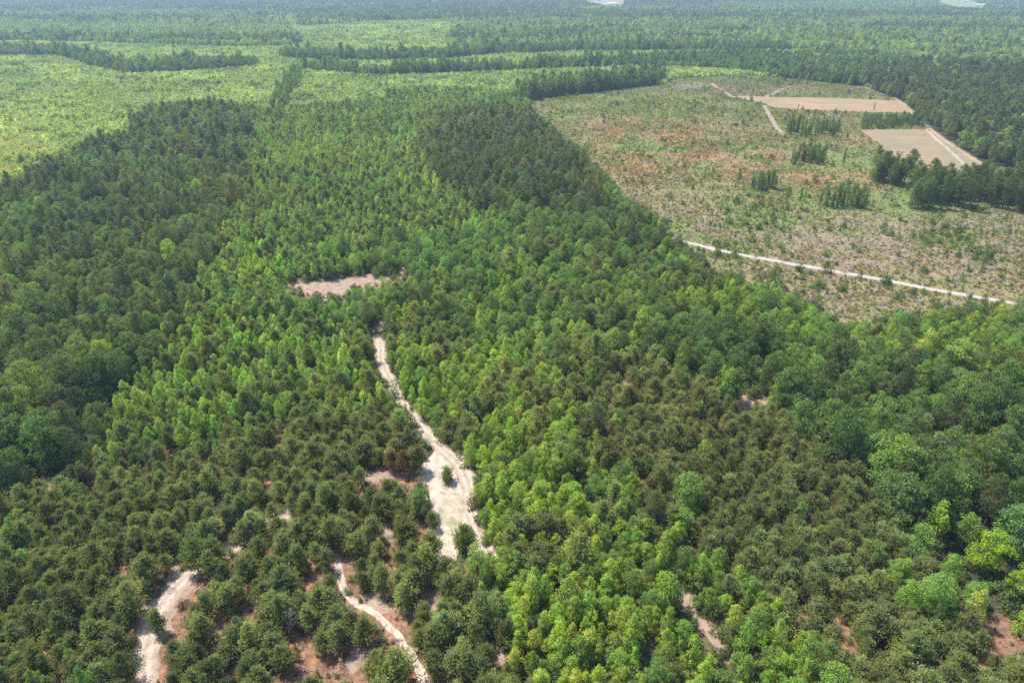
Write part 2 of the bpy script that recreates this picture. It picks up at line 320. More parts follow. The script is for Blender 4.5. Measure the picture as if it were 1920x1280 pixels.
# name, z, polygon, spacing, mix [(kind, share, tint, scale)]
STANDS = [
 ('pine_w', 6, [(-200,905),(0,905),(88,900),(96,866),(180,836),(290,808),(400,802),(480,772),(560,754),(640,750),(738,747),(764,800),(808,868),(790,900),(820,985),(850,1045),(915,1045),(925,1100),(945,1180),(965,1290),(990,1500),(-400,1500)],
   2.6, [('pine',.95,OLIVE,.62),('slender',.03,MID,.5),('oak',.02,MID,.42)]),
 ('pine_e', 6, [(1066,700),(1080,662),(1140,650),(1230,665),(1290,680),(1320,720),(1390,748),(1480,752),(1500,790),(1560,830),(1620,900),(1680,950),(1740,990),(1780,1060),(1880,1110),(1925,1130),(2400,1300),(2400,1500),(1580,1500),(1545,1240),(1490,1200),(1460,1130),(1380,1070),(1300,1000),(1260,950),(1150,870),(1138,800),(1105,740)],
   2.6, [('pine',.95,BROWNOLIVE,.62),('slender',.03,FRESH,.6),('oak',.02,MID,.6)]),
 ('fresh', 7, [(725,610),(800,600),(900,620),(980,650),(1060,700),(1100,750),(1140,850),(1250,960),(1360,1050),(1460,1130),(1520,1220),(1560,1500),(990,1500),(945,1180),(925,1060),(895,960),(870,870),(800,790),(750,700)],
   2.8, [('slender',.42,FRESH,.56),('oak',.24,FRESH,.38),('oak',.18,MID,.44),('pine',.16,OLIVE,.74)]),
 ('oak_w', 10, [(-400,690),(-50,560),(0,560),(120,560),(215,600),(300,600),(272,655),(215,705),(180,760),(182,835),(90,872),(88,905),(-400,905)],
   5.2, [('oak',.60,DEEP,.84),('tall',.18,GREY,.74),('oak',.22,MID,.74)]),
 ('mixed_w', 10, [(-400,420),(0,345),(100,300),(125,272),(240,248),(245,218),(292,195),(395,190),(478,203),(462,262),(446,335),(405,425),(352,525),(300,602),(215,602),(120,562),(-400,640)],
   4.2, [('tall',.34,GREY,.76),('oak',.38,(0.068,0.118,0.05),.62),('oak',.28,MID,.56)]),
 ('mid_w', 7, [(352,525),(405,425),(500,440),(620,450),(700,500),(700,520),(540,530),(560,560),(680,590),(700,620),(720,720),(735,747),(560,754),(400,802),(180,836),(182,762),(215,705),(300,602)],
   2.6, [('slender',.58,(0.140,0.228,0.060),.50),('pine',.26,(0.10,0.14,0.066),.74),('oak',.16,MID,.40)]),
 ('tall_n', 12, [(785,250),(850,200),(960,195),(1010,214),(1054,255),(1104,291),(1135,330),(1060,318),(965,315),(950,350),(900,368),(880,330),(812,296)],
   4.2, [('tall',.76,(0.088,0.118,0.074),.74),('oak',.24,(0.07,0.115,0.05),.62)]),
 ('grey_n', 10, [(900,368),(965,315),(1060,318),(1135,330),(1164,361),(1217,396),(1255,420),(1255,440),(1180,440),(1080,410),(960,400)],
   4.8, [('oak',.62,(0.09,0.13,0.065),.70),('tall',.38,GREY,.78)]),
 ('thicket', 7, [(478,203),(600,198),(760,172),(900,165),(960,195),(850,200),(785,250),(812,296),(900,368),(960,400),(900,420),(760,440),(620,450),(500,440),(405,425),(446,335),(462,262)],
   3.1, [('slender',.56,(0.132,0.210,0.072),.52),('pine',.28,(0.105,0.15,0.07),.76),('oak',.14,MID,.48)]),
 ('oak_c', 9, [(1180,600),(1250,545),(1340,590),(1470,640),(1540,680),(1520,760),(1440,745),(1320,705),(1230,650)],
   4.6, [('oak',.78,DEEP,.74),('slender',.22,FRESH,.75)]),
 ('oak_e', 10, [(1480,752),(1520,640),(1700,620),(1800,640),(1925,700),(2300,800),(2300,1300),(1925,1130),(1880,1110),(1780,1060),(1680,950),(1560,830)],
   5.0, [('oak',.55,DEEP,.82),('oak',.22,MID,.80),('tall',.13,GREY,.75),('slender',.10,FRESH,.85)]),
 ('tall_e', 12, [(1632,118),(1700,104),(1760,112),(2400,125),(2400,450),(1850,312),(1745,243),(1720,210),(1690,186),(1640,165)],
   4.6, [('tall',.74,(0.070,0.096,0.060),.78),('oak',.14,MID,.7),('oak',.06,FRESH,.7)]),
 # strips of tall trees in the scrub
 ('row_c', 7, [(1000,156),(1080,148),(1180,134),(1238,132),(1240,152),(1130,166),(1000,180),(985,182),(965,178),(975,165)], 3.8, [('slender',.7,(0.075,0.125,0.055),1.0),('tall',.3,GREY,.75)]),
 ('row_e', 6, [(545,122),(562,125),(540,180),(525,205),(503,205),(512,185)], 4.2, [('slender',.7,MID,.75),('oak',.3,DEEP,.6)]),
 ('row_a', 6, [(-400,78),(0,88),(120,90),(180,102),(240,116),(350,116),(480,107),(486,116),(350,127),(240,130),(170,118),(120,100),(0,98),(-400,94)], 4.4, [('oak',.6,(0.072,0.120,0.056),.70),('slender',.4,(0.07,0.12,0.05),.9)]),
 ('row_b', 6, [(562,117),(700,128),(850,123),(985,116),(1080,113),(1240,104),(1440,104),(1600,116),(1640,124),(1640,152),(1500,138),(1380,122),(1250,116),(1080,120),(985,124),(850,130),(700,134),(562,123)], 4.0, [('slender',.6,(0.072,0.120,0.056),.95),('oak',.4,(0.072,0.120,0.056),.7)]),
 ('row_g', 5, [(530,98),(620,101),(700,103),(850,98),(940,90),(1100,86),(1240,85),(1480,84),(1480,90),(1240,91),(1100,92),(940,97),(850,105),(700,110),(600,108),(530,104)], 4.2, [('oak',.6,(0.072,0.120,0.056),.72),('slender',.4,(0.07,0.12,0.05),1.0)]),
 ('row_h', 5, [(840,66),(960,70),(1130,66),(1130,71),(960,76),(840,74)], 4.6, [('oak',.7,(0.072,0.120,0.056),.75),('slender',.3,MID,.95)]),
 ('row_i', 5, [(1560,98),(1700,108),(1715,114),(1690,116),(1560,104)], 4.2, [('oak',1,(0.075,0.12,0.06),.7)]),
 ('row_j', 5, [(1735,108),(1780,112),(1840,115),(1838,121),(1780,119),(1735,114)], 4.2, [('oak',1,(0.075,0.12,0.06),.7)]),
 ('row_k', 5, [(1620,48),(1925,52),(1925,57),(1620,53)], 4.6, [('oak',1,(0.075,0.12,0.06),.8)]),
 ('row_d', 5, [(-400,56),(0,68),(280,68),(560,70),(560,78),(420,80),(250,77),(0,72),(-400,62)], 5.0, [('oak',.8,(0.085,0.14,0.065),.8),('oak',.2,DEEP,.8)]),
 ('row_l', 5, [(560,30),(700,32),(820,28),(820,34),(700,38),(560,37)], 5.0, [('oak',1,(0.08,0.13,0.07),.8)]),
 # scrub
 ('scrub_b', 2, [(545,50),(640,46),(700,38),(830,36),(850,48),(842,80),(840,100),(700,104),(560,103),(545,90)], 3.0, [('bush',.93,SHRUBC,1.35),('oak',.07,MID,.4)]),
 ('scrub_a', 2, [(-400,90),(0,76),(250,82),(420,88),(560,86),(560,103),(700,110),(850,106),(940,98),(1240,92),(1480,91),(1560,104),(1600,118),(1440,106),(1240,108),(1080,116),(985,120),(985,130),(1080,128),(1180,124),(1240,124),(1380,130),(1500,148),(1640,160),(1622,166),(1500,153),(1400,143),(1262,151),(1240,158),(1080,146),(1000,152),(975,168),(960,182),(900,172),(760,180),(600,206),(480,210),(395,200),(292,206),(252,226),(246,256),(130,284),(105,312),(0,358),(-400,440)], 2.5, [('bush',.91,SHRUBC,1.15),('oak',.05,DEEP,.26),('oak',.04,MID,.34)]),
 ('scrub_f', 4, [(-400,40),(0,44),(560,46),(560,70),(280,68),(0,66),(-400,56)], 4.0, [('oak',.5,(0.13,0.185,0.085),.45),('bush',.4,SHRUBC,1.8),('oak',.1,MID,.6)]),
 ('scrub_g', 2, [(1700,98),(1730,98),(1790,116),(1740,122)], 2.8, [('bush',1,SHRUBC,1.2)]),
]
FAR_A = [('oak',.62,(0.125,0.185,0.085),.70),('oak',.25,(0.15,0.215,0.09),.62),('tall',.13,(0.09,0.12,0.08),.75)]
FAR_B = [('tall',.5,(0.085,0.11,0.08),.8),('oak',.5,(0.115,0.17,0.08),.75)]
NEAR_X = [('oak',.50,MID,.52),('slender',.24,(0.125,0.20,0.055),.60),('oak',.12,DEEP,.62),('pine',.08,OLIVE,.95),('tall',.06,GREY,.62)]
SPACING = [s[3] for s in STANDS] + [3.4, 5.6, 6.4]
MIXES = [s[4] for s in STANDS] + [NEAR_X, FAR_A, FAR_B]
NAMES = [s[0] for s in STANDS] + ['wood', 'far_wood', 'far_pine']
def stand_of(X, Y):
    n = len(X); sid = np.full(n, -1)
    jx, jy = rng.normal(size=n) * 1.6, rng.normal(size=n) * 1.6
    wob = (fbm(X, Y, 14, 5) - 0.5) * 9
    for k, (nm, z, poly, sp, mx) in enumerate(STANDS):
        px, py, d = photo(X + jx + wob, Y + jy + wob, z)
        hit = (sid < 0) & inside(poly, px, py); sid[hit] = k
    px, py, d = photo(X, Y, 8.0)
    rest = sid < 0; far = rest & (Y > 900)
    m = fbm(X * 0.35, Y, 260, 9) - np.where(px > 1100, 0.1, 0.0)
    K = len(STANDS)
    sid[rest] = K; sid[far] = K + 1
    fb = far & (((py < 34) & (m > 0.40)) | (m > 0.62)); sid[fb] = K + 2
    return sid
def in_view(X, Y, margin):
    d = Y * CP + CAM_H * SP
    return (np.abs(X) < 0.75 * d + margin)

def scatter(kinds_sp, y0, y1, sp):
    nx_half = 0.75 * (y1 * CP + CAM_H * SP) + 100
    xs = np.arange(-nx_half, nx_half, sp); ys = np.arange(y0, y1, sp)
    X, Y = np.meshgrid(xs, ys); X = X + (np.arange(len(ys)) % 2)[:, None] * sp * 0.5
    X = X.ravel(); Y = Y.ravel()
    k = in_view(X, Y, 90); X, Y = X[k], Y[k]
    X = X + rng.uniform(-.42, .42, len(X)) * sp; Y = Y + rng.uniform(-.42, .42, len(Y)) * sp
    return X, Y
PX, PY, PS = [], [], []
for sp in sorted(set(SPACING)):
    for (y0, y1, f) in ((50, 700, 1.0), (700, 1500, 1.0), (1500, 3900, 1.25)):
        if sp > 6 and y1 <= 700: continue
        X, Y = scatter(None, y0, y1, sp * f)
        s = stand_of(X, Y)
        ok = np.array(SPACING)[s] == sp
        PX.append(X[ok]); PY.append(Y[ok]); PS.append(s[ok])
PX, PY, PS = map(np.concatenate, (PX, PY, PS))
# species, size and tint of every tree
n = len(PX); KN = list(KINDS)
kind_i = np.zeros(n, int); tint = np.zeros((n, 3)); scl = np.ones(n)
u = rng.random(n)
patch = fbm(PX, PY, 30, 20); patch2 = fbm(PX, PY, 16, 33)
for s in range(len(NAMES)):
    idx = np.where(PS == s)[0]
    if not len(idx): continue
    mx = MIXES[s]; cum = np.cumsum([m[1] for m in mx]); cum = cum / cum[-1]
    # neighbours of a kind gather: species choice follows a patchy field as well as chance
    uu = np.clip(0.55 * u[idx] + 0.45 * np.clip((patch2[idx] - 0.25) / 0.5, 0, 1), 0, 0.9999)
    uu = uu.argsort().argsort() / max(1, len(idx))
    c = np.searchsorted(cum, uu, side='right').clip(0, len(mx) - 1)
    for j, m in enumerate(mx):
        jj = idx[c == j]; kind_i[jj] = KN.index(m[0]); tint[jj] = m[2]; scl[jj] = m[3]
scl *= rng.normal(1, 0.18, n).clip(0.55, 1.5) * (0.86 + 0.28 * patch)
val = rng.normal(1, 0.19, n).clip(0.55, 1.6) * (0.80 + 0.40 * fbm(PX, PY, 55, 44))
tint *= val[:, None] * LEAF
warm = (rng.normal(0, 0.09, n) + (fbm(PX, PY, 70, 50) - 0.5) * 0.4) * np.where(np.isin(kind_i, [0, 1]), 0.5, 1.0)
tint[:, 0] *= (1 + warm).clip(0.6, 1.6); tint[:, 2] *= (1 - 0.6 * warm).clip(0.5, 1.5)
bl = np.isin(kind_i, [KN.index('oak'), KN.index('slender')]); tint[bl, 0] = np.clip(tint[bl, 0], 0.54 * tint[bl, 1], 0.72 * tint[bl, 1]); tint[bl, 2] = np.minimum(tint[bl, 2], 0.30 * tint[bl, 1])
# some trees fully fresh yellow-green
fr = (np.isin(PS, [NAMES.index('fresh')])) & (kind_i == KN.index('slender')) & (rng.random(n) < 0.28)
tint[fr] = np.array(YEL) * 1.15 * rng.uniform(0.75, 1.05, fr.sum())[:, None]
# scrub colour drifts from yellow-green to mid green
tint[kind_i == KN.index('bush')] *= 1.0
sc = kind_i == KN.index('bush'); mm = fbm(PX[sc], PY[sc], 45, 61)[:, None]
tint[sc] = tint[sc] * (0.60 + 0.7 * mm); mean_ = np.array([0.74, 1.0, 0.40]) * tint[sc, 1:2]; tint[sc] = 0.3 * tint[sc] + 0.7 * mean_
rows = np.isin(PS, [i for i, nm in enumerate(NAMES) if nm.startswith('row_')]); scl[rows] *= rng.normal(0.95, 0.22, rows.sum()).clip(0.45, 1.4) * (0.75 + 0.5 * fbm(PX[rows], PY[rows], 35, 71))
# keep the open ground open
base_r = np.array([KINDS[k][3] for k in KN])[kind_i] * scl; base_h = np.array([KINDS[k][4] for k in KN])[kind_i] * scl
near = PY < 1200
bad = np.zeros(n, bool)
for zf, rf in ((0.0, 0.25), (0.3, 0.7), (0.6, 0.8), (0.8, 0.6), (0.97, 0.0)):
    for sx in ((-1, 1) if rf else (0,)):
        px, py, d = photo(PX[near] + sx * base_r[near] * rf, PY[near], base_h[near] * zf)
        b = np.zeros(near.sum(), bool)
        for poly in OPEN: b |= inside(poly, px, py)
        bad[np.where(near)[0][b]] = True
for zf in (0.0, 0.9):
    px, py, d = photo(PX, PY, base_h * zf)
    for poly in FAR_OPEN: bad |= inside(poly, px, py) & (PY > 1200)
# thin the open pine ground in the lower middle
px, py, d = photo(PX, PY, 0)
sparse = (PS == NAMES.index('pine_w')) & inside([(380,960),(480,880),(700,850),(800,880),(840,1040),(930,1180),(960,1400),(420,1400),(430,1150),(380,1050)], px, py)
bad |= sparse & (rng.random(n) < 0.20); scl[sparse] *= 1.08
gap = np.isin(PS, [NAMES.index('pine_w'), NAMES.index('pine_e')]) & ((fbm(PX, PY, 7, 77) > 0.70) | (rng.random(n) < 0.05))
bad |= gap
for mx_, my_, mr_ in ((1838,1075,4.5),(1905,1120,3.5),(1912,1190,3),(326,505,4.5),(1663,835,3),(1885,1050,4.5),(358,455,4.5),(550,1188,2.5),(838,902,3)):
    ax_, ay_ = ground(mx_, my_)
    bad |= (np.hypot(PX - ax_, PY - ay_) < mr_) | ((np.hypot(PX - ax_ * 0.965, PY - ay_ * 0.965) < mr_ * 0.8))
bad |= rows & (fbm(PX, PY, 22, 73) > 0.66)
keep = ~bad & (photo(PX, PY, 20)[1] < 1500)
PX, PY, PS, kind_i, tint, scl = (a[keep] for a in (PX, PY, PS, kind_i, tint, scl))
rot = rng.uniform(0, 6.28, len(PX)); squash = rng.uniform(0.88, 1.14, len(PX)) * np.where(kind_i == KN.index('pine'), 0.86, 1.0)
form = rng.integers(0, 1000, len(PX))
print("trees", len(PX))

# ------------------------------------------------------------------ the individuals: the nearest 300 of each kind
def make_tree(kind, x, y, s, sq, rz, t, label, cat, name, group, fi, parts=True, z=0.0):
    T, C = PARTS[kind][fi % len(PARTS[kind])]
    t = [min(float(v), 0.5) for v in t]
    if not parts:
        o = bpy.data.objects.new(name, C); link(o); o.location = (x, y, z); o.rotation_euler = (0, 0, rz); o.scale = (s, s, s * sq)
        o['tint'] = [float(v) for v in t]; tag(o, label, cat, group); return o
    r = bpy.data.objects.new(name, None); link(r); r.empty_display_size = 0.5
    r.location = (x, y, z); r.rotation_euler = (0, 0, rz); r.scale = (s, s, s * sq); tag(r, label, cat, group)
    a = bpy.data.objects.new('trunk', T); link(a, r)
    b = bpy.data.objects.new('crown', C); link(b, r)
    b['tint'] = [float(v) for v in t]; a['tint'] = b['tint']
    return r
INFO = {'pine': ('pine_tree', 'pine', 'bushy young pine'), 'tall': ('tall_pine_tree', 'tall pine', 'tall pine'),
        'oak': ('broadleaf_tree', 'broadleaf tree', 'round broadleaf tree'),
        'slender': ('slender_tree', 'slender tree', 'slender tree'), 'bush': ('shrub', 'shrub', 'low shrub')}
PLACE = {'pine_w': 'plantation around the curved sand track', 'pine_e': 'brownish pine stand',
         'fresh': 'bright wood by the sandy clearing', 'oak_w': 'dark western oak wood', 'mid_w': 'wood beside the long track',
         'oak_e': 'dark oak wood beside the pines', 'oak_c': 'oak clump behind the pines', 'wood': 'mixed wood in the middle',
         'mixed_w': 'dark mixed western wood', 'thicket': 'young wood behind the bare patch', 'grey_n': 'greyish wood by the cutover',
         'tall_n': 'dark pine block by the cutover', 'scrub_a': 'pale scrub beyond the woods', 'tall_e': 'dark pine wood beside the fields'}
LINES = {'curved sand track': [(270,1280),(268,1230),(278,1165),(310,1110),(360,1065)],
         'narrow sand path': [(632,1040),(640,1100),(690,1142),(740,1184),(780,1235),(800,1285)],
         'long sand track': [(708,600),(712,660),(740,720),(775,785),(830,840)],
         'sandy clearing': [(845,850),(880,905),(885,950),(905,1020)],
         'brown bare strip': [(1280,1110),(1310,1160),(1360,1220)],
         'bare patch': [(545,534),(640,530),(740,512)]}
LW = {}
for k, pts in LINES.items():
    gx, gy = ground([p[0] for p in pts], [p[1] for p in pts]); LW[k] = np.stack([gx, gy], 1)
def along(P, x, y):
    best = (1e9, 0, 0); acc = 0.0
    for i in range(len(P) - 1):
        a, b = P[i], P[i + 1]; d = b - a; L = np.hypot(*d); t = max(0, min(1, ((x - a[0]) * d[0] + (y - a[1]) * d[1]) / L ** 2))
        q = a + d * t; dist = math.hypot(x - q[0], y - q[1])
        if dist < best[0]: best = (dist, acc + t * L, 1 if (d[0] * (y - a[1]) - d[1] * (x - a[0])) > 0 else -1)
        acc += L
    return best
used = np.zeros(len(PX), bool)
ORD = ['first', 'second', 'third', 'fourth', 'fifth', 'sixth', 'seventh', 'eighth', 'ninth', 'tenth', 'eleventh', 'twelfth', 'thirteenth', 'fourteenth', 'fifteenth']
NSC = {}
def describe(kind, t, s):
    lum = t[1]; base = INFO[kind][2]
    tone = {'pine': ('dark', 'olive green', 'pale olive'), 'tall': ('blackish', 'grey green', 'pale grey green'),
            'oak': ('deep green', 'mid green', 'light green'), 'slender': ('mid green', 'fresh green', 'yellow green'), 'bush': ('mid green', 'pale green', 'yellow green')}[kind]
    th = {'pine': (.105, .14), 'tall': (.07, .095), 'oak': (.09, .15), 'slender': (.17, .26), 'bush': (.2, .28)}[kind]
    c = tone[0] if lum < th[0] else tone[1] if lum < th[1] else tone[2]
    sz = {'pine': (.74, .95), 'tall': (.7, .85), 'oak': (.6, .8), 'slender': (.62, .8), 'bush': (1.0, 1.25)}[kind]
    z = 'small' if s < sz[0] else 'medium' if s < sz[1] else 'large'
    return c, z, base
for kind in ('pine', 'tall', 'oak', 'slender', 'bush'):
    kid = KN.index(kind); px, py, d = photo(PX, PY, KINDS[kind][4] * scl * 0.6)
    c = np.where((kind_i == kid) & (px > -15) & (px < 1935) & (py > -5) & (py < 1300))[0]
    size = KINDS[kind][3] * scl[c] / d[c]; c = c[np.argsort(-size)][:296]
    used[c] = True
    items = []
    for i in c:
        best = min(((*along(P, PX[i], PY[i]), k) for k, P in LW.items()), key=lambda b: b[0])
        items.append((i, best))
    near_lm = {}
    for i, b in items:
        if b[0] < 9: near_lm.setdefault((b[3], b[2]), []).append((b[1], i))
    special = {}
    for (lm, side), lst in near_lm.items():
        lst.sort()
        for r_, (a_, i) in enumerate(lst[:15]):
            special[i] = "%s, %s from the near end, %s, %s bank" % (INFO[kind][2], ORD[r_], lm, 'western' if side > 0 else 'eastern')
    nm, cat, base = INFO[kind]
    for i, b in items:
        col_, sz_, base = describe(kind, tint[i], scl[i]); place = PLACE.get(NAMES[PS[i]], 'far woods')
        label = special.get(i) or "%s %s %s in the %s" % (sz_, col_, base, place)
        grp = "%s %ss of the %s" % (col_, nm.replace('_', ' '), place)
        make_tree(kind, PX[i], PY[i], scl[i], squash[i], rot[i], tint[i], label, cat, nm, grp, form[i], parts=(kind != 'bush'))

# ------------------------------------------------------------------ single trees the photo lets one pick out
def edge_tree(kind, px, py, s, t, label, group=None, cat='clearing tree', name='clearing_tree', rz=None, sq=1.0):
    x, y = ground(px, py)
    return make_tree(kind, float(x), float(y), s, sq, random.uniform(0, 6.28) if rz is None else rz, [c * l for c, l in zip(t, LEAF)] if max(t) < 0.3 else t, label, cat, name, group, random.randrange(99))
edge_tree('pine', 838, 902, 0.66, (0.085, 0.13, 0.05), 'lone dark bushy pine standing in the middle of the sandy clearing', cat='pine', name='pine_tree', sq=0.6)
edge_tree('pine', 872, 1040, 0.8, (0.085, 0.125, 0.055), 'thin pine standing over the foot of the sandy clearing', cat='pine', name='pine_tree')
edge_tree('pine', 300, 1186, 0.58, (0.085, 0.13, 0.05), 'open crowned pine leaning over the curved sand track', cat='pine', name='pine_tree')
edge_tree('pine', 372, 1072, 0.85, (0.09, 0.14, 0.05), 'pine at the head of the curved sand track where it vanishes', cat='pine', name='pine_tree')
edge_tree('oak', 1838, 1075, 0.80, (0.285, 0.45, 0.045), 'large bright yellow green tree beside the brownish pines', cat='broadleaf tree', name='broadleaf_tree')
edge_tree('oak', 1905, 1120, 0.60, (0.285, 0.45, 0.045), 'smaller bright yellow tree in front of a silvery green one', cat='broadleaf tree', name='broadleaf_tree')
edge_tree('slender', 1912, 1190, 0.7, (0.285, 0.45, 0.045), 'yellow green tree at the eastern frame edge, lowest of the yellow ones', cat='broadleaf tree', name='broadleaf_tree')
edge_tree('oak', 326, 505, 0.85, (0.285, 0.45, 0.045), 'single pale yellow tree among the dark western wood', cat='broadleaf tree', name='broadleaf_tree')
edge_tree('oak', 1663, 835, 0.55, (0.36, 0.42, 0.04), 'small bright yellow crown among the dark oaks', cat='broadleaf tree', name='broadleaf_tree')
edge_tree('oak', 1885, 1050, 0.95, (0.07, 0.14, 0.075), 'wide silvery green tree behind the bright yellow tree', cat='broadleaf tree', name='broadleaf_tree')
edge_tree('oak', 358, 455, 0.9, (0.10, 0.15, 0.11), 'pale grey green tree behind the single yellow tree', cat='broadleaf tree', name='broadleaf_tree')

for k_, (a_, b_, w_) in enumerate([(736, 884, 'western one of three'), (759, 888, 'middle one of three'), (783, 880, 'eastern one of three')]):
    edge_tree('pine', a_, b_, 0.62 + 0.05 * k_, (0.105, 0.085, 0.055), 'reddish brown dying pine beside the sandy clearing, ' + w_, cat='pine', name='pine_tree')
def dead_tree(px, py, h, label, seed):
    rg = np.random.default_rng(seed); g = Geo(); ax = bent_trunk(g, h, 0.11, rg, 0.05)
    B = Geo()
    for i in range(46):
        z = h * rg.uniform(0.2, 0.97); az = i * 2.4; L_ = h * 0.26 * (1.15 - z / h) + 0.5
        d = np.array([math.cos(az), math.sin(az), rg.uniform(0.3, 1.1)]); d /= np.linalg.norm(d); a = ax(z); b = a + d * L_
        B.stick(a, b, 0.045, 0.015, 3)
        for q in range(5):
            c = a + (b - a) * rg.uniform(0.3, 1.0); B.stick(c, c + (d + rg.normal(size=3) * 0.6) * L_ * 0.35, 0.02, 0.008, 3)
    x, y = ground(px, py); r = bpy.data.objects.new('dead_tree', None); link(r); r.location = (float(x), float(y), 0); tag(r, label, 'dead tree')
    link(bpy.data.objects.new('trunk', g.mesh('dead_trunk', M_DEAD, True)), r); link(bpy.data.objects.new('branches', B.mesh('dead_branches', M_DEAD)), r)
M_DEAD = bark_mat("weathered_wood", (0.20, 0.165, 0.135), (0.40, 0.345, 0.29))
dead_tree(550, 1188, 5.5, 'grey leafless tree among the plantation pines between the two lower tracks', 1)
dead_tree(1640, 172, 9, 'bare grey tree at the near edge of the dark pine wood by the field road', 2)
dead_tree(1812, 386, 13, 'pale leafless trunk at the front of the dark tree belt', 3)
EG = (0.058, 0.108, 0.042)
def clump(n, x0, x1, y0, y1, kinds, s0, s1, place, t=EG, stagger=False):
    for i in range(n):
        a = random.random(); px = x0 + (x1 - x0) * ((i + a) / n); py = random.uniform(y0, y1); grow = 1.15
        k = random.choice(kinds); v = random.uniform(0.75, 1.3)
        edge_tree(k, px, py, random.uniform(s0, s1) * grow, [c * v for c in t],
                  "%s in the %s" % ({'column': 'narrow leafy trunk', 'slender': 'slender green tree', 'tall': 'tall dark pine', 'oak': 'round green tree', 'pine': 'bushy pine', 'bush': 'shrub'}[k], place), place)
clump(24, 1474, 1572, 243, 259, ['column', 'column', 'slender'], .62, .95, 'clump of thin trees below the long tan field')
clump(15, 1480, 1545, 298, 309, ['column', 'column', 'slender'], .6, .9, 'small row of thin trees in the middle of the cutover')
clump(16, 1537, 1622, 382, 392, ['column', 'column', 'slender'], .6, .95, 'clump of thin trees nearest the white road')
clump(10, 1408, 1456, 350, 358, ['column', 'slender'], .55, .8, 'short row of thin trees near the cutover middle')
clump(26, 1636, 1705, 325, 348, ['tall', 'tall', 'column', 'slender'], .75, 1.0, 'tall clump at the corner of the small tan field', (0.068, 0.11, 0.05))
clump(80, 1708, 1935, 358, 394, ['tall', 'tall', 'tall', 'slender', 'column'], .78, 1.05, 'dark tree belt at the end of the small tan field', (0.065, 0.10, 0.05))
clump(46, 1612, 1736, 225, 243, ['slender', 'oak', 'slender'], .38, .62, 'hedge between the two tan fields')
for (a, b, s, t, lab) in [(1408,190,.62,'slender','lone thin tree on the edge of the long tan field'), (1581,306,.80,'column','lone leafy column tree between the clumps'),
                       (1165,225,.5,'column','lone dark tree in the reddish part of the cutover'), (1495,208,.45,'column','small thin tree below the long tan field'),
                       (1385,342,.62,'slender','lone tree beside the short row of thin trees'), (1335,335,.5,'slender','lone small tree by the woodland side of the cutover'),
                       (1500,376,.62,'column','thin tree beside the white road clump'), (1478,370,.5,'slender','small tree between two clumps of thin trees'),
                       (1588,362,.62,'slender','lone leafy tree behind the clump nearest the white road'), (1612,522,.30,'slender','small tree at the edge of the white road'),
                       (1638,206,.55,'column','thin dead-topped tree in the long tan field'), (1450,425,.3,'oak','bushy sapling in the middle of the pinkish cutover'),
                       (1545,225,.4,'slender','small tree beside the white sand spot'), (1725,345,.8,'slender','bright leafy tree at the front of the dark belt')]:
    edge_tree(t, a, b, s, [c * random.uniform(.8, 1.2) for c in EG], lab)

# ------------------------------------------------------------------ everything smaller or farther: one mass of each kind
def gn_scatter(name, col, X, Y, S, SQ, RZ, T, IDX, label):
    me = bpy.data.meshes.new(name); nn = len(X); me.vertices.add(nn)
    me.vertices.foreach_set('co', np.stack([X, Y, np.zeros(nn)], 1).astype(np.float32).ravel())
    def at(nm, ty, dat, key='value'):
        a = me.attributes.new(nm, ty, 'POINT'); a.data.foreach_set(key, np.asarray(dat).ravel())
    at('tint', 'FLOAT_VECTOR', T.astype(np.float32), 'vector')
    at('size', 'FLOAT_VECTOR', np.stack([S, S, S * SQ], 1).astype(np.float32), 'vector')
    at('turn', 'FLOAT_VECTOR', np.stack([RZ * 0, RZ * 0, RZ], 1).astype(np.float32), 'vector')
    at('form', 'INT', IDX.astype(np.int32))
    o = bpy.data.objects.new(name, me); link(o)
    g = bpy.data.node_groups.new(name, 'GeometryNodeTree')
    g.interface.new_socket('Geometry', in_out='INPUT', socket_type='NodeSocketGeometry')
    g.interface.new_socket('Geometry', in_out='OUTPUT', socket_type='NodeSocketGeometry')
    N, L = g.nodes, g.links
    gi = N.new('NodeGroupInput'); go = N.new('NodeGroupOutput')
    ci = N.new('GeometryNodeCollectionInfo'); ci.inputs['Collection'].default_value = col
    ci.inputs['Separate Children'].default_value = True; ci.inputs['Reset Children'].default_value = True
    ip = N.new('GeometryNodeInstanceOnPoints'); ip.inputs['Pick Instance'].default_value = True
    def na(nm, ty):
        a = N.new('GeometryNodeInputNamedAttribute'); a.data_type = ty; a.inputs[0].default_value = nm; return a.outputs[0]
    L.new(gi.outputs[0], ip.inputs['Points']); L.new(ci.outputs[0], ip.inputs['Instance'])
    L.new(na('form', 'INT'), ip.inputs['Instance Index']); L.new(na('turn', 'FLOAT_VECTOR'), ip.inputs['Rotation'])
    L.new(na('size', 'FLOAT_VECTOR'), ip.inputs['Scale']); L.new(ip.outputs[0], go.inputs[0])
    m = o.modifiers.new('scatter', 'NODES'); m.node_group = g
    tag(o, label, name.replace('_', ' '), None, 'stuff')
    return o
MASS = {'pine': ('pine_plantation', 'mass of young olive pines filling the rest of the plantations'), 'tall': ('tall_pine_wood', 'dark grey green mass of tall pines in the farther woods'),
        'oak': ('broadleaf_wood', 'rounded green mass of broadleaf trees reaching to the hazy distance'), 'slender': ('slender_wood', 'mass of slender pointed trees in the middle and far woods'),
        'bush': ('scrub', 'pale yellow green scrub covering the flat land between the tree rows')}
dist = np.hypot(PX, PY)
for kind, (nm, lab) in MASS.items():
    k = (kind_i == KN.index(kind)) & ~used; nf = KINDS[kind][1]
    far = dist[k] > (420 if kind != 'bush' else 330)
    idx = form[k] % nf + np.where(far, nf, 0)
    gn_scatter(nm, FORMS[kind], PX[k], PY[k], scl[k], squash[k], rot[k], tint[k], idx, lab)

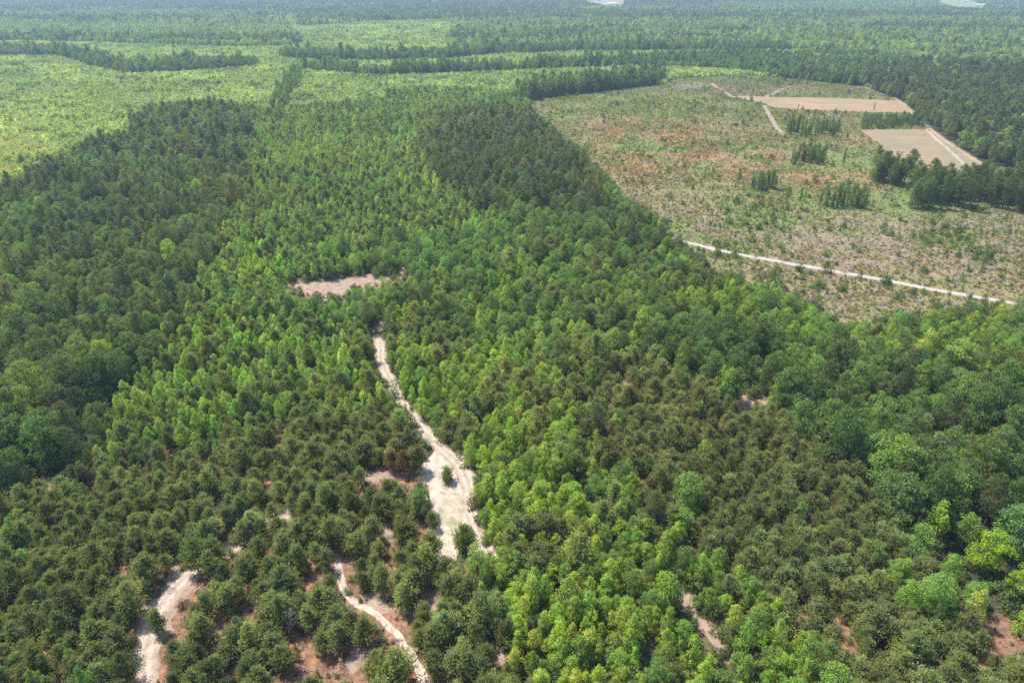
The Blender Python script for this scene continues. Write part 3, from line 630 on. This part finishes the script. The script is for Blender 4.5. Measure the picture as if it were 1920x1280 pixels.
# ------------------------------------------------------------------ shrubs over the cutover
def sample_in(poly, n):
    gx, gy = ground([p[0] for p in poly], [p[1] for p in poly]); gp = np.stack([gx, gy], 1)
    X = rng.uniform(gx.min(), gx.max(), n * 3); Y = rng.uniform(gy.min(), gy.max(), n * 3)
    k = inside(gp, X, Y); return X[k][:n], Y[k][:n]
FIELD_A = [(1366,181),(1400,180),(1445,182),(1560,184),(1660,188),(1692,190),(1706,200),(1716,211),(1640,211),(1560,208),(1500,206),(1450,202),(1432,194),(1395,187)]
FIELD_B = [(1612,244),(1650,242),(1700,243),(1742,243),(1770,262),(1800,284),(1838,306),(1860,318),(1800,322),(1740,318),(1690,312),(1668,292),(1650,272),(1630,258)]
ROADS = [('white_road', [(1250,445),(1290,455),(1330,465),(1385,477),(1440,487),(1520,501),(1600,515),(1680,529),(1750,543),(1830,557),(1925,572)], 2.5, (0.42,0.38,0.32)),
         ('field_road', [(1622,163),(1650,175),(1678,184),(1700,200),(1722,222),(1744,243),(1775,266),(1808,287),(1842,309)], 3.6, (0.34,0.265,0.20)),
         ('field_track', [(1738,243),(1752,258),(1775,278),(1800,300),(1812,312)], 2.2, (0.38,0.33,0.28)),
         ('clearing_path', [(1433,198),(1440,212),(1448,226),(1455,238),(1466,250)], 3.0, (0.29,0.225,0.165)),
         ('upper_path', [(1334,157),(1345,165),(1362,175),(1372,182)], 3.0, (0.28,0.21,0.16)),
         ('slanting_path', [(1436,182),(1450,176),(1465,168),(1482,162)], 3.0, (0.28,0.22,0.17))]
GP = lambda poly: np.stack(ground([p[0] for p in poly], [p[1] for p in poly]), 1)
def sm(v, a, b): v = np.clip((v - a) / (b - a), 0, 1); return v * v * (3 - 2 * v)
def cutover_colour(X, Y):
    """soil and weed colour of the cutover at a place"""
    px, py, d = photo(X, Y, 0.0)
    def blob(cx_, cy_, rx, ry): return np.clip(1 - ((px - cx_) / rx) ** 2 - ((py - cy_) / ry) ** 2, 0, 1)[:, None]
    h = fbm(X, Y, 46, 101)[:, None]; h2 = fbm(X, Y, 18, 103)[:, None]
    green = np.array([0.130, 0.165, 0.055]); red = np.array([0.225, 0.148, 0.078]); pink = np.array([0.215, 0.165, 0.130]); tan = np.array([0.180, 0.155, 0.080])
    c = tan + (green - tan) * sm(h, .38, .60)
    rd = np.clip(blob(1230, 255, 190, 60) + blob(1400, 300, 200, 45) + blob(1180, 300, 90, 50) + blob(1560, 345, 150, 30) + 0.6 * blob(1600, 270, 60, 40), 0, 1)
    c = c + (red - c) * rd * sm(h2, .34, .58)
    c = c + (np.array([0.150, 0.170, 0.055]) - c) * np.clip(blob(1180, 190, 190, 34) * 1.4, 0, 1)
    pk = np.clip(blob(1720, 470, 460, 90) + blob(1300, 420, 120, 50) + blob(1400, 165, 180, 16) + blob(1620, 590, 330, 60), 0, 1)
    return c + (pink - c) * pk * sm(h2, .33, .52)
X, Y = sample_in(CLEARING, 150000)
dens = fbm(X, Y, 34, 81) * 0.6 + fbm(X, Y, 9, 82) * 0.4
px, py, d = photo(X, Y, 0)
k = (rng.random(len(X)) < np.clip((dens - 0.25) * 2.6, 0.25, 1)) & ~inside(FIELD_A, px, py) & ~inside(FIELD_B, px, py)
for nm_, pts, wd, c_ in ROADS:
    P = GP(pts)
    a = P[:-1]; b = P[1:]
    for i in range(len(a)):
        dd = b[i] - a[i]; t = np.clip(((X - a[i][0]) * dd[0] + (Y - a[i][1]) * dd[1]) / (dd @ dd), 0, 1)
        k &= np.hypot(X - a[i][0] - t * dd[0], Y - a[i][1] - t * dd[1]) > wd * 0.5 + 0.7
X, Y = X[k], Y[k]; nn = len(X)
big = rng.random(nn) < 0.045 * np.clip((fbm(X, Y, 28, 84) - 0.3) * 4, 0.2, 2) * np.where(Y > 330, 0.5, 1.2)
S = np.where(big, rng.gamma(4, 0.14, nn).clip(0.25, 1.5), rng.gamma(3.2, 0.085, nn).clip(0.12, 0.5))
T = cutover_colour(X, Y) * np.array([1.75, 1.95, 1.40]) * rng.normal(1.05, .20, (nn, 1)).clip(.5, 1.7)
gm = (rng.random(nn) < 0.30) & ~big
T[gm] = np.array([0.22, 0.295, 0.09]) * rng.uniform(.6, 1.3, (gm.sum(), 1))
T[big] = np.array([0.16, 0.255, 0.075]) * rng.uniform(.55, 1.25, (big.sum(), 1))
dry = ~(gm | big)
pal = dry & (rng.random(nn) < 0.12); T[pal] = np.array([0.40, 0.33, 0.26]) * rng.uniform(.7, 1.1, (pal.sum(), 1))
d = photo(X, Y, 0)[2]; vis = S / d; order = np.argsort(-vis); ind = order[:296]
RZ = rng.uniform(0, 6.28, nn); SQ = np.where(big, rng.uniform(0.7, 1.3, nn), rng.uniform(0.3, 0.8, nn))
cx = photo(X, Y, 0)
for i in ind:
    below = cx[1][i] > 445 + (cx[0][i] - 1255) * 0.19
    place = 'brown strip between the white road and the woods' if below else ('pinkish cutover just beyond the white road' if cx[1][i] > 400 else 'reddish cutover farther back')
    col_ = 'dry tan' if dry[i] else ('dark green' if T[i][1] < 0.19 else 'fresh green')
    make_tree('bush', X[i], Y[i], S[i], SQ[i], RZ[i], T[i], "%s %s bush in the %s" % ('large' if S[i] > .75 else 'small', col_, place), 'bush', 'cutover_bush', "%s bushes in the %s" % (col_, place), int(i), parts=False)
m_ = np.ones(nn, bool); m_[ind] = False
gn_scatter('cutover_growth', FORMS['bush'], X[m_], Y[m_], S[m_], SQ[m_], RZ[m_], T[m_], rng.integers(4, 8, m_.sum()), 'countless small bushes and dry weeds sprinkled over the open cutover')

DEB = bpy.data.collections.new('logging_debris_forms')
for i in range(4):
    rg = np.random.default_rng(60 + i); g = Geo()
    for q in range(16):
        a = np.append(rg.normal(size=2) * 0.6, rg.uniform(0.05, 0.35)); t = rg.uniform(0, 6.28); L_ = rg.uniform(0.5, 1.8)
        g.stick(a, a + np.array([math.cos(t) * L_, math.sin(t) * L_, rg.uniform(-.1, .25)]), rg.uniform(.03, .09), 0.03, 4)
    g.stick([0.3, 0.2, 0], [0.32, 0.2, 0.4], 0.22, 0.18, 8)
    DEB.objects.link(bpy.data.objects.new('logging_debris_form_%02d' % i, g.mesh('logging_debris', M_DEAD)))
DX, DY = sample_in(CLEARING, 5500); px, py, d = photo(DX, DY, 0)
k = (fbm(DX, DY, 18, 103) > 0.40) & ((py > 370) | (py < 175) | (rng.random(len(DX)) < 0.25)) & ~inside(FIELD_A, px, py) & ~inside(FIELD_B, px, py)
DX, DY = DX[k], DY[k]; q_ = len(DX)
gn_scatter('logging_debris', DEB, DX, DY, rng.uniform(.5, 1.3, q_), np.ones(q_), rng.uniform(0, 6.28, q_), np.full((q_, 3), .3), rng.integers(0, 4, q_), 'pale sticks and stumps left lying over the cutover')

# undergrowth: low saplings, dead weeds beneath and between the pines
X, Y = scatter(None, 55, 330, 2.1)
px, py, d = photo(X, Y, 1.0)
ok = ~sum(inside(p, px, py) for p in OPEN).astype(bool); X, Y = X[ok], Y[ok]
s_ = stand_of(X, Y); isp = np.isin(s_, [NAMES.index('pine_w'), NAMES.index('pine_e')])
ok = rng.random(len(X)) < np.where(isp, 0.85, 0.6); X, Y, isp = X[ok], Y[ok], isp[ok]; nn = len(X)
T = np.where(isp[:, None], [[0.20, 0.15, 0.10]], [[0.12, 0.18, 0.06]]) * rng.normal(1, .25, (nn, 1)).clip(.5, 1.6)
gr = isp & (rng.random(nn) < .35); T[gr] = [0.16, 0.215, 0.085]; T = T * 1.2
S = np.where(isp, rng.gamma(3, .12, nn).clip(.12, .8), rng.uniform(.5, 1.3, nn))
gn_scatter('undergrowth', FORMS['bush'], X, Y, S, rng.uniform(.6, 1.3, nn), rng.uniform(0, 6.28, nn), T, rng.integers(0, 4, nn), 'low brown and green undergrowth between the trees')

px, py, d = photo(X, Y, 0.0); k = isp & (rng.random(nn) < 0.5); q_ = int(k.sum())
gn_scatter('fallen_branches', DEB, X[k] + 0.9, Y[k] + 0.5, rng.uniform(.3, .8, q_), np.ones(q_), rng.uniform(0, 6.28, q_), np.full((q_, 3), .3), rng.integers(0, 4, q_), 'fallen branches and sticks lying on the litter between the pines')

# ------------------------------------------------------------------ the ground as one sheet
def axis(lo, hi, a, b, step, grow):
    mid_ = list(np.arange(a, b, step)); L_, R_ = [], []
    v, s = a, step
    while v > lo: s *= grow; v -= s; L_.append(v)
    v, s = mid_[-1], step
    while v < hi: s *= grow; v += s; R_.append(v)
    return np.array(L_[::-1] + mid_ + R_)
gx = axis(-14000, 14000, -520, 640, 3.0, 1.07); gy = axis(-3000, 16000, 40, 900, 3.0, 1.035)
GX, GY = np.meshgrid(gx, gy); nx, ny = len(gx), len(gy)
X, Y = GX.ravel(), GY.ravel()
px, py, d = photo(X, Y, 0.0)
front = Y > 20
wx = (fbm(X, Y, 12, 5) - .5) * 8
colr = np.tile(np.array([0.055, 0.06, 0.035]), (len(X), 1))
sg = np.where(front, stand_of(X, np.maximum(Y, 21)), len(NAMES) - 1)
gc = {'pine_w': (0.23, 0.135, 0.09), 'pine_e': (0.22, 0.125, 0.085), 'mid_w': (0.13, 0.10, 0.06), 'thicket': (0.10, 0.09, 0.05), 'fresh': (0.09, 0.085, 0.045)}
for nm in NAMES:
    k = sg == NAMES.index(nm)
    if nm in gc: colr[k] = gc[nm]
    elif nm.startswith('scrub'): colr[k] = (0.12, 0.14, 0.06)
    elif nm.startswith('far'): colr[k] = (0.05, 0.07, 0.035)
ic = inside(CLEARING, *photo(X + wx, Y + wx, 0)[:2]) & front
ic |= inside([(1240,430),(1925,560),(1925,640),(1500,640),(1300,520)], px, py) & front
h2 = fbm(X, Y, 18, 103)[:, None]
def blob(cx_, cy_, rx, ry): return np.clip(1 - ((px - cx_) / rx) ** 2 - ((py - cy_) / ry) ** 2, 0, 1)[:, None]
c = cutover_colour(X, np.maximum(Y, 21)) * 1.08
colr[ic] = c[ic]
for (bx, by, rx, ry, cc) in [(1290,158,50,9,(.22,.19,.175)), (1565,216,22,9,(.30,.28,.27)), (1780,425,50,10,(.22,.19,.175)), (1860,470,70,14,(.20,.17,.15)), (440,163,40,5,(.28,.17,.12)), (482,130,9,14,(.30,.25,.21)), (1745,108,26,8,(.25,.26,.13))]:
    b = blob(bx, by, rx, ry) * sm(h2, .3, .5); colr = colr + (np.array(cc) - colr) * np.clip(b * 2, 0, 1)
me = mesh_np('ground', np.stack([X, Y, np.zeros(len(X))], 1), (np.arange(nx * ny).reshape(ny, nx)[:-1, :-1, None] + np.array([0, 1, nx + 1, nx])).reshape(-1, 4).ravel(), np.full((nx - 1) * (ny - 1), 4))
a = me.attributes.new('soil', 'FLOAT_COLOR', 'POINT'); a.data.foreach_set('color', np.concatenate([colr, np.ones((len(X), 1))], 1).astype(np.float32).ravel())
m, N, L = new_mat('soil_and_litter')
at_ = N.new("ShaderNodeAttribute"); at_.attribute_name = 'soil'
g_ = N.new("ShaderNodeNewGeometry"); P_ = g_.outputs['Position']
f1 = noise(N, L, 0.9, 6, P_, 0.7); f2 = noise(N, L, 0.16, 5, P_); f3 = noise(N, L, 3.5, 4, P_, 0.8)
c1 = mix(N, L, 1.0, at_.outputs['Color'], ramp(N, L, f1, [(0.28, (.42, .40, .38)), (0.5, (1, 1, 1)), (0.70, (1.75, 1.65, 1.5))]), 'MULTIPLY')
c1 = mix(N, L, 1.0, c1, ramp(N, L, f2, [(0.3, (.72, .78, .7)), (0.7, (1.25, 1.15, 1.1))]), 'MULTIPLY')
spk = ramp(N, L, f3, [(0.62, (0, 0, 0)), (0.70, (1, 1, 1))])
c1 = mix(N, L, math_(N, L, 'MULTIPLY', spk, 0.35), c1, (0.42, 0.38, 0.33))
out(N, L, principled(N, L, c1, 0.95, 0.1, f1, 0.6, 0.4).outputs[0])
me.materials.append(m)
o = bpy.data.objects.new('ground', me); link(o); tag(o, 'flat ground with reddish litter, dry grass and bare soil', None, None, 'structure')

# ------------------------------------------------------------------ sand, roads, fields: sheets just above it
def sand_mat(name, base, grassy=0.0, ruts=False, grass_col=(0.24, 0.27, 0.12), contrast=1.0):
    m, N, L = new_mat(name)
    g = N.new("ShaderNodeNewGeometry"); P = g.outputs['Position']
    f1 = noise(N, L, 0.5, 6, P, 0.65); f2 = noise(N, L, 4.0, 4, P, 0.7)
    lo = tuple(v * (1 - 0.30 * contrast) for v in base); hi = tuple(min(0.85, v * (1 + 0.22 * contrast)) for v in base)
    c = ramp(N, L, f1, [(0.3, lo), (0.5, base), (0.72, hi)])
    c = mix(N, L, 1.0, c, ramp(N, L, f2, [(0.3, (.8, .8, .8)), (0.7, (1.15, 1.15, 1.15))]), 'MULTIPLY')
    h = f2
    if ruts:
        uv = N.new("ShaderNodeUVMap"); uv.uv_map = 'UVMap'; sp = N.new("ShaderNodeSeparateXYZ"); L.new(uv.outputs[0], sp.inputs[0])
        wv = math_(N, L, 'ADD', sp.outputs[0], math_(N, L, 'MULTIPLY', math_(N, L, 'SUBTRACT', f1, 0.5), 0.10))
        r_ = ramp(N, L, wv, [(0.0, (.80, .76, .70)), (0.2, (.90, .88, .84)), (0.27, (1.10, 1.10, 1.10)), (0.38, (1.08, 1.08, 1.08)), (0.46, (.86, .85, .82)), (0.56, (.86, .85, .82)), (0.63, (1.10, 1.10, 1.10)), (0.74, (1.08, 1.08, 1.08)), (0.82, (.9, .88, .84)), (1.0, (.8, .76, .70))])
        c = mix(N, L, 1.0, c, r_, 'MULTIPLY')
    if 'field' in name:
        mp = N.new('ShaderNodeMapping'); mp.inputs['Scale'].default_value = (0.03, 0.5, 1); L.new(P, mp.inputs[0])
        c = mix(N, L, 1.0, c, ramp(N, L, noise(N, L, 1.0, 5, mp.outputs[0], 0.7), [(0.3, (.74, .76, .74)), (0.7, (1.2, 1.14, 1.1))]), 'MULTIPLY')
        c = mix(N, L, 1.0, c, ramp(N, L, noise(N, L, 0.045, 4, P, 0.6), [(0.35, (.82, .90, .80)), (0.65, (1.12, 1.02, .96))]), 'MULTIPLY')
    if grassy:
        f3 = noise(N, L, 0.13, 4, P, 0.7); mk = ramp(N, L, f3, [(0.62 - 0.25 * grassy, (0, 0, 0)), (0.72 - 0.2 * grassy, (1, 1, 1))])
        f4 = ramp(N, L, noise(N, L, 2.2, 5, P, 0.8), [(0.38, (0, 0, 0)), (0.6, (1, 1, 1))])
        c = mix(N, L, math_(N, L, 'MULTIPLY', mk, f4), c, grass_col)
    out(N, L, principled(N, L, c, 0.95, 0.1, h, 0.5, 0.08).outputs[0]); return m
M_THIN = sand_mat('thin_grass', (0.40, 0.335, 0.245), 0.55, grass_col=(0.21, 0.21, 0.085), contrast=1.5)
def ragged(P, step, amp):
    P = np.asarray(P, float); res = []
    for i in range(len(P)):
        a, b = P[i], P[(i + 1) % len(P)]; d = b - a; L_ = np.hypot(*d); k = max(1, int(L_ / step)); nrm = np.array([d[1], -d[0]]) / max(L_, 1e-6)
        for j in range(k):
            q = a + d * j / k; res.append(q + nrm * (fbm(q[0], q[1], 2.2 * amp + 0.4, 7) - .5) * 2.4 * amp)
    return np.array(res)
from mathutils.geometry import tessellate_polygon
def sheet(name, P, z, mat, label):
    P = np.asarray(P); tri = tessellate_polygon([[Vector((p[0], p[1], 0)) for p in P]])
    tri = [t if ((P[t[1]] - P[t[0]])[0] * (P[t[2]] - P[t[0]])[1] - (P[t[1]] - P[t[0]])[1] * (P[t[2]] - P[t[0]])[0]) > 0 else t[::-1] for t in tri]
    me = mesh_np(name, np.column_stack([P, np.full(len(P), z)]), np.array(tri).ravel(), np.full(len(tri), 3), [mat])
    return tag(link(bpy.data.objects.new(name, me)), label, None, None, 'structure')
def strip(name, P, width, z, mat, label, step=0.6, amp=0.6):
    P = np.asarray(P, float); s = np.concatenate([[0], np.cumsum(np.hypot(*np.diff(P, axis=0).T))])
    k = max(4, int(s[-1] / step)); t = np.linspace(0, s[-1], k)
    # smooth centre line
    c = np.column_stack([np.interp(t, s, P[:, 0]), np.interp(t, s, P[:, 1])])
    wn = max(3, int(5 / step)) | 1; ker = np.ones(wn) / wn
    pad = np.concatenate([np.repeat(c[:1], wn // 2, 0), c, np.repeat(c[-1:], wn // 2, 0)])
    c2 = np.column_stack([np.convolve(pad[:, 0], ker, 'valid'), np.convolve(pad[:, 1], ker, 'valid')])
    d = np.gradient(c2, axis=0); nr = np.column_stack([-d[:, 1], d[:, 0]]) / np.hypot(*d.T)[:, None]
    wl = width / 2 + (fbm(t, t * 0 + z * 999, 5, 3) - .5) * 2 * amp; wr = width / 2 + (fbm(t, t * 0 + 50 + z * 999, 5, 4) - .5) * 2 * amp
    v = np.concatenate([c2 + nr * wl[:, None], c2 - nr * wr[:, None]])
    f = np.array([[i + k, i + k + 1, i + 1, i] for i in range(k - 1)])
    me = mesh_np(name, np.column_stack([v, np.full(2 * k, z)]), f.ravel(), np.full(k - 1, 4), [mat])
    uv = me.uv_layers.new(name='UVMap'); uu_ = np.zeros((len(f) * 4, 2)); fr_ = f.ravel()
    uu_[:, 0] = np.where(fr_ < k, 0.0, 1.0); uu_[:, 1] = t[fr_ % k] / width
    uv.data.foreach_set('uv', uu_.astype(np.float32).ravel())
    return tag(link(bpy.data.objects.new(name, me)), label, None, None, 'structure')
M_SAND = sand_mat('pale_sand', (0.46, 0.375, 0.295), 0.25, grass_col=(0.24,0.24,0.12), contrast=1.7)
M_RUT = sand_mat('rutted_sand', (0.42, 0.335, 0.27), ruts=True)
M_PINK = sand_mat('pinkish_litter', (0.31, 0.215, 0.165), 0.25, contrast=1.5)
sheet('sand_clearing', ragged(GP([(770,888),(795,862),(825,838),(850,842),(876,858),(892,890),(892,940),(900,975),(925,1035),(930,1062),(900,1062),(860,1050),(830,1060),(806,1010),(806,950),(786,915)]), 1.5, 0.9), 0.02, M_SAND, 'pale sandy clearing with thin grass')
sheet('thin_grass', ragged(GP([(826,935),(850,915),(866,925),(868,950),(872,985),(850,992),(828,985),(822,960)]), 0.7, 0.8), 0.03, M_THIN, 'thin yellow green grass in the sandy clearing')
sheet('bare_patch', ragged(GP([(518,540),(530,534),(580,522),(620,520),(660,512),(700,513),(736,510),(742,497),(768,505),(752,530),(735,548),(722,600),(700,604),(690,560),(660,562),(620,572),(570,556)]), 1.5, 0.9), 0.02, M_PINK, 'pinkish bare patch ringed by trees')
strip('long_sand_track', GP([(738,520),(722,548),(712,580),(709,605),(712,640),(714,672),(726,700),(744,734),(766,772),(790,804),(822,836),(856,862),(876,892),(882,925),(884,955),(895,985),(905,1012),(922,1045),(935,1075)]), 3.8, 0.045, M_RUT, 'long pale sand track with wheel ruts')
strip('curved_sand_track', GP([(262,1330),(268,1285),(270,1240),(275,1200),(288,1160),(306,1128),(334,1094),(360,1068),(400,1045),(440,1020),(490,985),(540,962),(600,955)]), 4.6, 0.045, M_RUT, 'curved pale sand track with wheel ruts')
sheet('track_verge', ragged(GP([(240,1300),(252,1200),(262,1150),(285,1110),(325,1062),(380,1058),(372,1090),(345,1125),(325,1160),(330,1185),(300,1200),(300,1300)]), 1.5, 0.7), 0.02, M_PINK, 'sandy verge around the curved track')
strip('narrow_sand_path', GP([(600,1000),(626,1030),(632,1050),(638,1080),(645,1112),(664,1134),(692,1144),(716,1158),(742,1186),(766,1214),(786,1246),(800,1285),(815,1330)]), 1.4, 0.045, M_SAND, 'narrow pale sand path between the pines', step=0.5, amp=0.8)
for i, b in enumerate(BARE):
    P = GP(b); cc = P.mean(0); sheet('bare_soil', ragged(cc + (P - cc) * 1.35, 0.6, 0.9), 0.02 + 0.001 * i, M_PINK, 'small patch of bare pinkish soil')
M_FA = sand_mat('tan_field', (0.31, 0.225, 0.155), 0.35, contrast=0.5, grass_col=(0.2,0.2,0.1))
M_FB = sand_mat('pale_field', (0.275, 0.215, 0.15), 0.5, contrast=0.5, grass_col=(0.19, 0.19, 0.10))
sheet('long_tan_field', ragged(GP(FIELD_A), 2.5, 2.4), 0.03, M_FA, 'long tan bare field across the cutover')
sheet('small_tan_field', ragged(GP(FIELD_B), 2.5, 2.4), 0.03, M_FB, 'small tan bare field beside the dark pines')
for nm_, pts, wd, c_ in ROADS:
    strip(nm_, GP(pts), wd, 0.07, sand_mat(nm_ + '_sand', c_, 0.0, contrast=0.7), {'white_road': 'straight white sand road across the cutover'}.get(nm_, 'thin dirt track by the fields'), amp=0.6)

def plain(name, c, rough=0.7):
    m, N, L = new_mat(name); g = N.new("ShaderNodeNewGeometry"); f = noise(N, L, 1.5, 3, g.outputs['Position'])
    out(N, L, principled(N, L, ramp(N, L, f, [(0.3, tuple(v * .85 for v in c)), (0.7, c)]), rough, 0.3).outputs[0]); return m
M_WALL, M_WROOF, M_RROOF, M_GLASS = plain('pale_siding', (.55, .53, .5)), plain('white_metal_roof', (.72, .72, .72), .4), plain('rust_roof', (.22, .10, .08)), plain('dark_glass', (.04, .05, .06), .2)
def slab(x0, x1, y0, y1, z0, z1):
    v = np.array([(x, y, z) for z in (z0, z1) for y in (y0, y1) for x in (x0, x1)], float)
    return v, [(0, 2, 3, 1), (4, 5, 7, 6), (0, 1, 5, 4), (2, 6, 7, 3), (0, 4, 6, 2), (1, 3, 7, 5)]
def part(name, vf, mat, parent):
    me = bpy.data.meshes.new(name); me.from_pydata([tuple(p) for p in vf[0]], [], vf[1]); me.materials.append(mat); return link(bpy.data.objects.new(name, me), parent)
def house(px, py, L_, W_, H_, rz, roof, label, name='house'):
    x, y = ground(px, py); r = bpy.data.objects.new(name, None); link(r); r.location = (float(x), float(y), 0); r.rotation_euler = (0, 0, rz); tag(r, label, name.replace('_', ' '))
    part('wall', slab(-L_ / 2, L_ / 2, -W_ / 2, W_ / 2, 0, H_), M_WALL, r)
    rh = W_ * 0.28; a, b = L_ / 2 + .5, W_ / 2 + .5
    part('roof', ([(-a, -b, H_ + .01), (a, -b, H_ + .01), (a, b, H_ + .01), (-a, b, H_ + .01), (-a, 0, H_ + rh), (a, 0, H_ + rh)], [(0, 1, 5, 4), (2, 3, 4, 5), (0, 4, 3), (1, 2, 5), (0, 3, 2, 1)]), roof, r)
    part('door', slab(-.6, .6, -W_ / 2 - .06, -W_ / 2 - .003, 0.05, 2.1), M_GLASS, r)
    for wx in (-L_ * .3, L_ * .3): part('window', slab(wx - .8, wx + .8, -W_ / 2 - .06, -W_ / 2 - .003, 1.0, 2.2), M_GLASS, r)
for a_ in [(1139, 9.6, 16, 9, 3.5, .1, M_WROOF, 'white roofed shed at the near edge of the far yard, westernmost of three', 'shed'), (1147, 9.3, 20, 11, 4.5, -.1, M_WROOF, 'largest white roofed barn at the near edge of the far yard', 'barn'),
           (1155, 9.0, 15, 9, 3.5, .2, M_WROOF, 'white roofed house at the eastern end of the far yard', 'house'), (1108, 1.4, 22, 12, 4.5, 0, M_RROOF, 'rust roofed barn at the back of the far yard', 'barn'),
           (1124, 1.2, 18, 10, 4, .1, M_WROOF, 'pale roofed house at the back of the far yard', 'house'), (1808, 3.6, 20, 10, 4, .2, M_WROOF, 'white roofed house behind the far green field', 'house'),
           (1832, 12.4, 18, 10, 4, .6, M_WROOF, 'white roofed house at the corner of the far green field', 'house'), (1843, 11.6, 20, 11, 4, .3, M_WROOF, 'easternmost white roofed barn beside the far green field', 'barn')]:
    house(*a_)
M_YARD = sand_mat('far_yard_soil', (0.26, 0.22, 0.175), 0.4, contrast=0.5); M_PAST = sand_mat('far_pasture', (0.21, 0.235, 0.12), 0.4, contrast=0.5)
for i, (poly, mt, lb) in enumerate(((FAR_OPEN[0], M_YARD, 'pale bare yard in the far distance'), (FAR_OPEN[1], M_PAST, 'pale green pasture in the far distance'), (FAR_OPEN[2], M_YARD, 'pale strip of field in the far distance'))):
    sheet(('far_yard', 'far_pasture', 'far_field')[i], GP(poly), 0.05, mt, lb)

# ------------------------------------------------------------------ the air
hz = bpy.data.meshes.new('haze'); hx0, hx1, hy0, hy1 = gx[0] - 50, gx[-1] + 50, gy[0] - 50, gy[-1] + 50
hv = [(x, y, z) for z in (-1.0, 104.0) for y in (hy0, hy1) for x in (hx0, hx1)]
hz.from_pydata(hv, [], [(0, 2, 3, 1), (4, 5, 7, 6), (0, 1, 5, 4), (2, 6, 7, 3), (0, 4, 6, 2), (1, 3, 7, 5)])
m, N, L = new_mat('haze')
pv = N.new("ShaderNodeVolumePrincipled"); pv.inputs['Color'].default_value = (0.52, 0.74, 1.0, 1)
pv.inputs['Density'].default_value = HAZE; pv.inputs['Anisotropy'].default_value = 0.2
o_ = N.new("ShaderNodeOutputMaterial"); L.new(pv.outputs[0], o_.inputs['Volume']); hz.materials.append(m)
tag(link(bpy.data.objects.new('haze', hz)), 'thin bluish summer haze over the whole plain', None, None, 'stuff')
